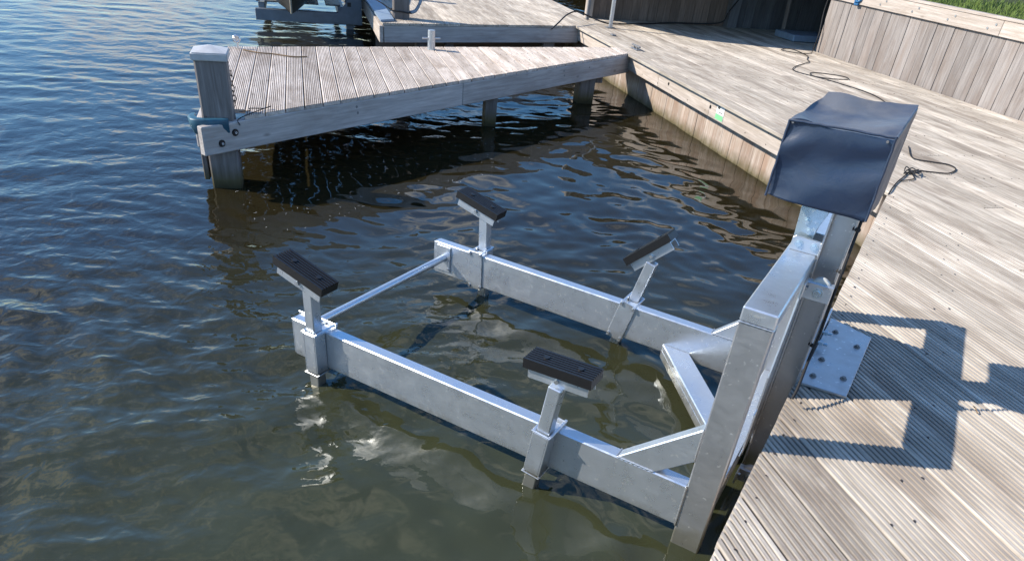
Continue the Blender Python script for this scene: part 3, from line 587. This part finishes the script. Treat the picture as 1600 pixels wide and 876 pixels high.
# ------------------------------------------------------------------ the boat lift
bl = thing('boat_lift', (-0.25, 2.72, 0), 'aluminium boat lift with two long arms and four rubber pads bolted to the dock', 'boat lift')
VN0, VN1, VF0, VF1 = 2.085, 2.145, 3.295, 3.355
A0, A1, UR0, UR1 = 0.10, 0.30, -0.305, -0.193
for (a_, b_, u0) in ((VN0, VN1, -2.30), (VF0, VF1, -2.335)):
    box('arm', (u0, a_, A0), (UR0, b_, A1), M_ALU, bl, 0.005)
    ar = box('end_plate', (u0 - 0.008, a_ + 0.004, A0 + 0.004), (u0 - 0.0005, b_ - 0.004, A1 - 0.004), M_ALU, bl, 0.002)
for (a_, b_) in ((VN0 - 0.002, VN1 + 0.003), (VF0 - 0.003, VF1 + 0.002)): box('upright', (UR0, a_, -0.06), (UR1, b_, 1.008), M_ALUD, bl, 0.005)
box('top_beam', (UR0, VN0 - 0.002, 1.0085), (UR1, VF1 + 0.002, 1.06), M_ALU, bl, 0.005)
box('lower_beam', (-0.29, VN1 + 0.004, 0.11), (-0.205, VF0 - 0.004, 0.21), M_ALU, bl, 0.005)
for (a_, b_) in ((VN0 + 0.003, VN1 - 0.003), (VF0 + 0.003, VF1 - 0.003)):
    prism('gusset', [(-0.594, A1 - .001), (-0.438, A1 - .001), (UR0 - .001, 0.417), (UR0 - .001, 0.567)], 'y', a_, b_, M_ALU, bl, 0.004)
def weld(p0, p1, r=0.005):
    p0, p1 = Vector(p0), Vector(p1); k = int((p1 - p0).length / 0.009); P = [p0.lerp(p1, i / k) for i in range(k + 1)]; V, F = [], []
    ax = (p1 - p0).normalized(); a_ = ax.orthogonal().normalized(); b_ = ax.cross(a_)
    for i, q in enumerate(P):
        rr_ = r * (0.75 + 0.5 * (i % 2) * random.uniform(.6, 1.1))
        for s in range(6): V.append(q + (a_ * math.cos(s * 1.0472) + b_ * math.sin(s * 1.0472)) * rr_)
    for i in range(len(P) - 1):
        for s in range(6): F.append((i * 6 + s, i * 6 + (s + 1) % 6, (i + 1) * 6 + (s + 1) % 6, (i + 1) * 6 + s))
    me = mesh(V, F); smooth(me); return link('weld_bead', me, M_ALUD, bl)
weld((-0.592, VN0 + .003, A1 + .001), (-0.44, VN0 + .003, A1 + .001)); weld((-0.592, VF0 + .003, A1 + .001), (-0.44, VF0 + .003, A1 + .001))
weld((UR0, VN0 - .002, A0), (UR0, VN0 - .002, A1)); weld((UR0 - .001, VN0 + .003, 0.42), (UR0 - .001, VN0 + .003, 0.565)); weld((UR0, VN0 - .003, 1.008), (UR1, VN0 - .003, 1.008), 0.003)
weld((-0.594, VN0 + .004, A1 + .001), (-0.594, VN1 - .004, A1 + .001), .004); weld((-0.594, VF0 + .004, A1 + .001), (-0.594, VF1 - .004, A1 + .001), .004)
cyl('drain_hole', (-0.40, VF0 + 0.0035, 0.345), (-0.40, VF0 + 0.001, 0.345), 0.009, M_RUB, bl, 12)
# flat diagonal brace, slightly folded
prism('brace', [(-0.826, VF0 - .002), (-0.675, VF0 - .002), (-0.20, 2.66), (-0.35, 2.66)], 'z', 0.115, 0.15, M_ALU, bl, 0.004)
prism('brace_lip', [(-0.826, VF0 - .002), (-0.81, VF0 - .002), (-0.333, 2.66), (-0.35, 2.66)], 'z', 0.07, 0.1145, M_ALU, bl, 0.001)
cyl('spreader_tube', (-2.262, VN1 - .001, 0.236), (-2.262, VF0 + .001, 0.212), 0.021, M_ALU, bl, 24)
for v_, s, z in ((VF0, -1, 0.212), (VN1, 1, 0.236)):
    lo, hi = sorted((v_ - s * 0.0, v_ + s * 0.008)); fl = box('tube_flange', (-2.315, lo, z - 0.085), (-2.215, hi, z + 0.075), M_ALU, bl, 0.002)
    for zz in (-0.065, 0.055): bolt((-2.228, v_ + s * 0.008, z + zz), (0, s, 0), 0.007, 0.006, fl)
# bunks
def bunk(near, ub, ut, pc, pa, pv):
    """post leans from ub (z=0) to ut (z=.56); pad centre, tilt and v"""
    nm = tag(thing('bunk', (ub, pv, 0)), None); nm.parent = bl; nm.matrix_parent_inverse = WM[bl.name].inverted()
    if near: vp0, vp1 = VN0 - 0.062, VN0 - 0.007
    else: vp0, vp1 = VF1 + 0.007, VF1 + 0.062
    vm = (vp0 + vp1) / 2; sl_ = (ut - ub) / 0.56; X = lambda z: ub + sl_ * z
    z1 = pc[1] - 0.085; beam('post', (X(-0.03), vm, -0.03), (X(z1), vm, z1), 0.055, 0.055, M_ALU, nm, 0.004, 0.0)
    # clamp: sleeve on the post side, plate on the other side, straps above and below the arm
    lean = math.atan(sl_); rot = Matrix.Rotation(lean, 4, 'Y'); zc = (A0 + A1) / 2
    def lb(name, lo, hi, mat=M_ALU, bev=0.002):
        lo, hi = Vector(lo), Vector(hi); s = hi - lo; c = (lo + hi) / 2; m_ = Matrix.Translation((X(zc), 0, zc)) @ rot @ Matrix.Translation(c); return link(name, box_me(s.x, s.y, s.z, bev, mat.name), mat, nm, m_)
    if near: s0, s1, q0, q1 = VN0 - 0.070, VN0 - 0.002, VN1 + 0.002, VN1 + 0.008
    else: s0, s1, q0, q1 = VF1 + 0.002, VF1 + 0.070, VF0 - 0.008, VF0 - 0.002
    for u in (-1, 1): lb('clamp_cheek', (u * 0.034 - 0.004, s0, -0.104), (u * 0.034 + 0.004, s1, 0.104))
    lb('clamp_face', (-0.031, s0 - 0.0005 if near else s1 - 0.005, -0.104), (0.031, s0 + 0.005 if near else s1 + 0.0005, 0.104))
    lb('clamp_plate', (-0.046, q0, -0.118), (0.046, q1, 0.118))
    e0, e1 = (VN0 - 0.076, VN1 + 0.022) if near else (VF0 - 0.016, VF1 + 0.076)
    for z in (-0.112, 0.112):
        a0_, a1_ = (e0, VN0 - 0.066) if near else (VF1 + 0.066, e1)
        lb('clamp_strap', (-0.043, a0_, z - 0.003), (0.043, a1_, z + 0.003), M_ALU)
        for u in (-1, 1): lb('strap_side', (u * 0.037 - 0.006, (VN0 - 0.066 if near else e0), z - 0.003), (u * 0.037 + 0.006, (e1 if near else VF1 + 0.066), z + 0.003), M_ALU)
    for u in (-1, 1):
        for z in (-0.100, 0.100):
            c = Matrix.Translation((X(zc), 0, zc)) @ rot @ Vector((u * 0.036, q0 if not near else q1, z)); bolt(c, (0, -1 if not near else 1, 0), 0.009, 0.009, nm)
    # pad: channel and grooved rubber block
    pm = Matrix.Translation((pc[0], pv, pc[1])) @ Matrix.Rotation(-pa, 4, 'Y')
    cb = bmesh.new(); L_, Wd_, t_ = 0.255, 0.074, 0.005
    pr = [(-Wd_ / 2, -0.043), (Wd_ / 2, -0.043), (Wd_ / 2, -0.088), (Wd_ / 2 - t_, -0.088), (Wd_ / 2 - t_, -0.048), (-Wd_ / 2 + t_, -0.048), (-Wd_ / 2 + t_, -0.088), (-Wd_ / 2, -0.088)]
    a_ = [cb.verts.new((-L_ / 2, y, z)) for y, z in pr]; b_ = [cb.verts.new((L_ / 2, y, z)) for y, z in pr]; k = len(pr)
    cb.faces.new(a_); cb.faces.new(b_)
    for i in range(k): cb.faces.new((a_[i], a_[(i + 1) % k], b_[(i + 1) % k], b_[i]))
    link('channel', bm_mesh(cb), M_ALU, nm, pm)
    rb = bmesh.new(); L_, Wd_ = 0.288, 0.105; gv = 7; prf = []
    for g_ in range(gv):
        y0 = -Wd_ / 2 + g_ * Wd_ / gv; y1 = y0 + Wd_ / gv; prf += [(y0 + (0.0032 if g_ else 0), 0), (y1 - (0.0032 if g_ < gv - 1 else 0), 0)]
        if g_ < gv - 1: prf += [(y1 - 0.0030, -0.008), (y1 + 0.0030, -0.008)]
    prf += [(Wd_ / 2, -0.042), (-Wd_ / 2, -0.042)]; k = len(prf)
    a_ = [rb.verts.new((-L_ / 2, y, z)) for y, z in prf]; b_ = [rb.verts.new((L_ / 2, y, z)) for y, z in prf]; rb.faces.new(a_); rb.faces.new(b_)
    for i in range(k): rb.faces.new((a_[i], a_[(i + 1) % k], b_[(i + 1) % k], b_[i]))
    pd = link('rubber_pad', bm_mesh(rb), M_RUB, nm, pm)
    for u in (-0.07, 0.075): link('recessed_bolt', cyl_me(0.0125, 0.006, 12, 0, 'rb'), M_BOLT if u > 0 else M_RUB, nm, pm @ Matrix.Translation((u, 0.0, 0.0005)))
    for s in (-1, 1): link('pivot_bolt', cyl_me(0.010, 0.012, 6, 0, 'pb'), M_BOLT, nm, pm @ Matrix.Translation((0, s * 0.042, -0.062)) @ Matrix.Rotation(R(90), 4, 'X'))
    return nm
b1 = bunk(True, -2.125, -2.125, (-2.144, 0.618), R(-14.9), 2.052); b1['label'] = 'pad support at the outer end of the near arm'
b2 = bunk(False, -2.025, -2.050, (-2.075, 0.593), R(-14.5), 3.388); b2['label'] = 'pad support at the outer end of the far arm'
b3 = bunk(True, -0.925, -0.865, (-0.873, 0.620), R(2.7), 2.082); b3['label'] = 'level pad support on the near arm close to the dock'
b4 = bunk(False, -1.125, -1.000, (-1.055, 0.620), R(44), 3.405); b4['label'] = 'steeply tilted pad support on the far arm close to the dock'
# mast (wide H column fixed to the dock edge)
MV0, MV1, MU0, MU1 = 2.66, 2.79, -0.192, -0.101
ms = thing('mast', (-0.145, 2.72, 0)); ms.parent = bl; ms.matrix_parent_inverse = WM[bl.name].inverted()
box('front_flange', (MU0, MV0, -1.2), (MU0 + 0.007, MV1, 1.42), M_ALUD, ms, 0.001)
box('rear_flange', (MU1 - 0.006, MV0, -1.2), (MU1, MV1, 1.42), M_ALUD, ms, 0.001)
box('web', (MU0 + 0.0075, MV0 + 0.045, -1.2), (MU1 - 0.0065, MV0 + 0.054, 1.42), M_ALUD, ms, 0)
prism('back_plate', [(2.50, 0.24), (2.49, 0.62), (2.585, 0.99), (3.03, 0.99), (3.285, 0.64), (3.285, 0.24)], 'x', UR1 - 0.0062, UR1 + 0.0002, M_ALU, bl, 0.0008)
tube('power_cable', [(-0.095, 2.70, 1.30), (-0.094, 2.66, 1.18), (-0.090, 2.60, 1.02), (-0.088, 2.62, 0.9), (-0.086, 2.64, 0.78), (-0.088, 2.60, 0.70), (-0.084, 2.50, 0.62), (-0.088, 2.47, 0.58)], 0.0055, M_ROPE, ms)
for z in (1.19, 1.03, 0.72):
    cyl('cable_clip', (-0.108, 2.672, z), (-0.090, 2.655, z + 0.004), 0.008, M_ROPE, ms, 8)
# roller carriages at top and bottom
for (zc, vv) in ((0.965, 2.585), (0.075, 2.585)):
    ca = thing('roller_bracket', (-0.15, vv, zc)); ca.parent = bl; ca.matrix_parent_inverse = WM[bl.name].inverted()
    box('side_plate', (UR1 + 0.001, vv - 0.008, zc - 0.033), (-0.094, vv, zc + 0.033), M_ALU, ca, 0.002)
    box('top_flange', (UR1 + 0.001, vv + 0.0005, zc + 0.025), (-0.094, vv + 0.028, zc + 0.033), M_ALU, ca, 0.001)
    cyl('roller', (-0.142, vv + 0.002, zc + 0.018), (-0.142, vv + 0.024, zc + 0.018), 0.034, M_NYL, ca, 28, 0.003)
    bolt((-0.142, vv - 0.008, zc - 0.002), (0, -1, 0), 0.013, 0.009, ca, M_ZINC); cyl('washer', (-0.142, vv - 0.008, zc - 0.002), (-0.142, vv - 0.011, zc - 0.002), 0.019, M_ZINC, ca, 16)
    box('front_plate', (UR1 + 0.0005, vv - 0.06, zc - 0.02), (UR1 + 0.008, vv - 0.009, zc + 0.04), M_ALU, ca, 0.002); bolt((UR1 + 0.008, vv - 0.035, zc + 0.02), (1, 0, 0), 0.009, 0.010, ca)
for zc in (0.32, 0.52):
    cyl('guide_roller', (-0.1895, 2.36, zc), (-0.1895, 2.41, zc), 0.0025, M_ALU, bl, 8)
# hoist bracket on the top beam
hb = thing('hoist_bracket', (-0.24, 2.68, 1.06)); hb.parent = bl; hb.matrix_parent_inverse = WM[bl.name].inverted()
prism('front_cheek', [(-0.295, 1.0605), (-0.188, 1.0605), (-0.188, 1.105), (-0.196, 1.112), (-0.284, 1.116), (-0.295, 1.106)], 'y', 2.672, 2.680, M_ALU, hb, 0.0015)
prism('rear_cheek', [(-0.295, 1.0605), (-0.188, 1.0605), (-0.188, 1.105), (-0.196, 1.112), (-0.284, 1.116), (-0.295, 1.106)], 'y', 2.76, 2.768, M_ALU, hb, 0.0015)
for u, z in ((-0.268, 1.088), (-0.212, 1.088)): bolt((u, 2.672, z), (0, -1, 0), 0.010, 0.008, hb, M_ZINC); cyl('washer', (u, 2.672, z), (u, 2.669, z), 0.015, M_ZINC, hb, 16)
pp = [(-0.295, 1.075)] + [(-0.255 + 0.048 * math.cos(a_), 1.205 + 0.05 * math.sin(a_)) for a_ in np.linspace(math.pi, 0, 11)] + [(-0.225, 1.15), (-0.235, 1.075)]
prism('sheave_plate', pp, 'y', 2.70, 2.708, M_ZINC, hb, 0.001); prism('sheave_plate', pp, 'y', 2.735, 2.743, M_ZINC, hb, 0.001)
for u, z in ((-0.262, 1.22), (-0.268, 1.165), (-0.25, 1.13)): bolt((u, 2.70, z), (0, -1, 0), 0.009, 0.010, hb, M_ZINC); cyl('washer', (u, 2.70, z), (u, 2.697, z), 0.014, M_ZINC, hb, 16)
# base plate screwed to the deck
mp_ = thing('mount_plate', (0, 3.3, ZD)); mp_.parent = bl; mp_.matrix_parent_inverse = WM[bl.name].inverted()
prism('plate', [(-0.092, 2.66), (0.088, 2.672), (0.104, 3.262), (-0.088, 3.34)], 'z', ZD + 0.003, ZD + 0.015, M_ALUD, mp_, 0.002)
box('plate_upstand', (-0.1025, 2.67, ZD - 0.16), (-0.0935, 3.32, ZD + 0.07), M_ALU, mp_, 0.002)
for (u, v_) in ((-0.055, 2.74), (-0.05, 2.90), (-0.045, 3.2), (0.06, 3.12), (0.055, 2.80)):
    cyl('washer', (u, v_, ZD + 0.014), (u, v_, ZD + 0.018), 0.014, M_GREYST, mp_, 14); bolt((u, v_, ZD + 0.015), (0, 0, 1), 0.009, 0.010, mp_, M_GREYST)
for v_ in (2.99, 3.10):
    cyl('stud', (-0.094, v_, ZD + 0.045), (-0.052, v_, ZD + 0.045), 0.007, M_ZINC, mp_, 10); cyl('nut', (-0.086, v_, ZD + 0.045), (-0.070, v_, ZD + 0.045), 0.014, M_ZINC, mp_, 6)
# cover
def cover():
    n_ = 30; bm = bmesh.new(); u0, u1, v0, v1, z0, z1 = -0.405, -0.082, 2.535, 2.90, 1.268, 1.522
    bmesh.ops.create_cube(bm, size=1.0); bm.faces.ensure_lookup_table()
    bmesh.ops.delete(bm, geom=[f for f in bm.faces if f.normal.z < -0.5], context='FACES_ONLY')
    bmesh.ops.subdivide_edges(bm, edges=bm.edges[:], cuts=n_, use_grid_fill=True)
    from mathutils import noise as mn
    for v in bm.verts:
        a_, b_, c_ = v.co.x + 0.5, v.co.y + 0.5, v.co.z + 0.5
        x = u0 + (u1 - u0) * a_; y = v0 + (v1 - v0) * b_; z = z0 + (z1 - z0) * c_
        edge = min(min(a_, 1 - a_) * 0.32, min(b_, 1 - b_) * 0.6, (1 - c_) * 0.26) if True else 0
        q = Vector((x * 5, y * 4, z * 6)); wv_ = mn.noise(q * 1.1) * 0.007 + mn.noise(q * 2.7 + Vector((3, 1, 5))) * 0.004
        diag = math.sin((a_ * 1.3 + (1 - c_) * 2.0 + b_ * 1.5) * 5.0 + mn.noise(q) * 2.5) * 0.0065
        if c_ > 0.999:    # top sags between its edges, falls away at the left
            z += wv_ * 1.0 + diag - 0.016 * math.sin(a_ * math.pi) * math.sin(b_ * math.pi) - 0.012 * math.sin(b_ * math.pi) * (1 - a_)
            z += 0.008 * a_
        elif b_ < 0.001: y += (wv_ + diag) * min(1, (1 - c_) * 4 + .1) - 0.010 * math.sin(a_ * math.pi) * (1 - c_)
        elif b_ > 0.999: y -= wv_ + diag
        elif a_ < 0.001: x += wv_ + diag
        else: x += (wv_ + diag) * 0.6
        if c_ < 0.999:
            x += (a_ - 0.5) * 0.004 * (1 - c_); z += 0.004 * mn.noise(Vector((a_ * 3, b_ * 3, 7))) * (1 - c_)
        if c_ < 0.001: z += -0.012 * (a_ - 0.4) * (1 if b_ < 0.5 else 0)
        x += b_ * (0.042 * (1 - a_) + 0.016 * a_); z += 0.040 * b_ * c_
        v.co = (x, y, z)
    me = bm_mesh(bm, 50); return me
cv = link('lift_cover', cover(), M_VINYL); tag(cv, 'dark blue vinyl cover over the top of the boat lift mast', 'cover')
sm = cv.modifiers.new('thick', 'SOLIDIFY'); sm.thickness = 0.003
def seam(a_, b_): 
    P = [Vector(a_).lerp(Vector(b_), i / 14) + Vector((random.uniform(-.0012, .0012),) * 3) for i in range(15)]
    tube('seam', P, 0.0042, M_VINYL, cv, 8, straight=True)
seam((-0.405, 2.533, 1.521), (-0.082, 2.533, 1.531)); seam((-0.405, 2.533, 1.521), (-0.409, 2.531, 1.27)); seam((-0.082, 2.533, 1.531), (-0.078, 2.531, 1.265)); seam((-0.081, 2.535, 1.530), (-0.068, 2.87, 1.566))
for (u, v_) in ((-0.405, 2.535), (-0.09, 2.532)): link('grommet', cyl_me(0.0042, 0.006, 12, 0, 'gr'), M_GREYST, cv, Matrix.Translation((u + (0.012 if u < -.2 else -.012), v_ - 0.002, 1.516)) @ Matrix.Rotation(R(90), 4, 'X'))

# ------------------------------------------------------------------ cables, cleats and litter on the deck
def dz(n_, w_, h=0.008): return NW(n_, w_, ZD + h)
tag(tube('deck_cable', [dz(7.47, 10.22, .3), dz(7.42, 10.2, .02), dz(7.25, 10.0), dz(7.0, 9.95), dz(6.85, 10.15), dz(7.1, 10.3), dz(7.05, 9.8), dz(6.83, 9.45), dz(6.72, 9.25), dz(6.25, 8.85), dz(6.05, 8.55), dz(6.2, 8.2), dz(6.55, 8.15), dz(6.62, 8.35), dz(6.3, 8.5), dz(6.15, 8.3), dz(6.25, 7.9), dz(6.3, 7.3), dz(6.0, 6.5)], 0.005, M_ROPE, None, 8, 10), 'black cable looping over the deck beside the retaining wall', 'cable')
tag(tube('hanging_cable', [NW(7.49, 10.26, 1.42), NW(7.485, 10.3, 1.1), NW(7.47, 10.24, 0.8), NW(7.45, 10.22, ZD + .02)], 0.008, M_HOSE), 'grey cable hanging down the corner of the retaining wall', 'cable')
tag(tube('blue_cord', [NW(7.48, 9.72, 1.45), NW(7.475, 9.70, 1.33), NW(7.475, 9.62, 1.28), NW(7.475, 9.55, 1.32), NW(7.48, 9.60, 1.42), NW(7.475, 9.66, 1.26), NW(7.475, 9.58, 1.25)], 0.016, M_BLUE), 'blue cord hung over the top rail of the retaining wall', 'cord')
tag(tube('black_hose', [NW(3.55, 11.10, ZD - .03), NW(3.66, 11.15, ZD + 0.05), NW(3.85, 11.35, ZD + 0.14), NW(4.1, 11.62, ZD + .16), NW(4.35, 11.7, ZD + .09), NW(4.6, 11.6, ZD + .03), NW(5.0, 11.72, ZD + .02), NW(6.0, 12.2, ZD + .02), NW(6.9, 12.25, ZD + .06), NW(7.02, 12.2, ZD + .25), NW(7.3, 12.25, ZD + .6)], 0.011, M_HOSE), 'black hose arching over the rear quay edge towards the alcove', 'hose')
cl = thing('deck_cleat', dz(4.25, 9.55, 0), 'flat steel cleat on the deck where the front jetty meets the quay', 'cleat')
wbox('base', 4.215, 4.285, 9.45, 9.65, ZD + 0.001, ZD + 0.012, M_ALUD, cl, 0.003); wbox('horn', 4.235, 4.265, 9.42, 9.68, ZD + 0.035, ZD + 0.053, M_GREYST, cl, 0.006)
for w_ in (9.50, 9.60): cyl('foot', NW(4.25, w_, ZD + .01), NW(4.25, w_, ZD + .037), 0.012, M_GREYST, cl, 10)
tag(wbox('flush_ring', 4.30, 4.36, 10.55, 10.66, ZD + 0.001, ZD + 0.018, M_GREYST, None, 0.004), 'small dark deck fitting on the rear quay edge behind the jetty', 'deck fitting')
# rope and knot behind the cover: deck positions in x, y
def dx(x, y, h=0.007): return Vector((x, y, ZD + h))
tag(tube('deck_rope', [dx(-0.12, 7.35), dx(-0.05, 6.95), dx(0.10, 6.95), dx(0.22, 6.98), dx(0.285, 6.88), dx(0.24, 6.68), dx(0.12, 6.60), dx(0.03, 6.55), dx(-0.03, 6.42), dx(-0.055, 6.25), dx(-0.085, 6.0), dx(-0.098, 5.7, .0), Vector((-0.105, 5.6, ZD - .1))], 0.005, M_ROPE), 'black rope looping on the deck behind the lift cover', 'rope')
kn = [dx(-0.04 + 0.05 * math.sin(i * 1.9) + i * 0.004, 6.42 + 0.09 * math.cos(i * 2.7), 0.01 + 0.012 * (i % 3)) for i in range(13)]
tag(tube('rope_knot', kn + [dx(0.02, 6.28), dx(-0.06, 6.12)], 0.0042, M_ROPE), 'tangled black knot in the rope on the deck', 'rope')
for i, (x, y, a_, L_) in enumerate(((0.72, 4.75, 0.5, 0.16), (0.55, 2.9, 1.9, 0.05))):
    tag(tube('twig', [dx(x, y), dx(x + L_ * .5 * math.cos(a_), y + L_ * .5 * math.sin(a_), .012), dx(x + L_ * math.cos(a_), y + L_ * math.sin(a_))], 0.0022, M_TWIG, None, 5), ('thin dry twig lying on the deck right of the lift', 'tiny dry twig in the shade of the lift on the deck')[i], 'twig')
# thin curved pale slivers scattered over the water by the jetty
V, F = [], []
for i in range(170):
    u = rng.random(); nn = -0.6 + 3.2 * u; ww = wf(nn) - rng.uniform(0.05, 1.25) ; c = NW(nn, ww, 0.012 + rng.uniform(0, .012)); L_ = rng.uniform(0.008, 0.036); an = rng.random() * 6.28; cu = rng.uniform(-2.5, 2.5); k = len(V); wd2 = rng.uniform(.0005, .0011)
    for s in range(4):
        a_ = an + cu * s / 3; c = c + Vector((math.cos(a_), math.sin(a_), 0)) * L_ / 3; nx = Vector((-math.sin(a_), math.cos(a_), 0)) * wd2; V += [c - nx, c + nx]
    for s in range(3): F.append((k + 2 * s, k + 2 * s + 2, k + 2 * s + 3, k + 2 * s + 1))
fl = link('pale_flecks', mesh(V, F), M_FLECK); tag(fl, 'pale flecks on the dark water by the front jetty', 'debris', None, 'stuff')
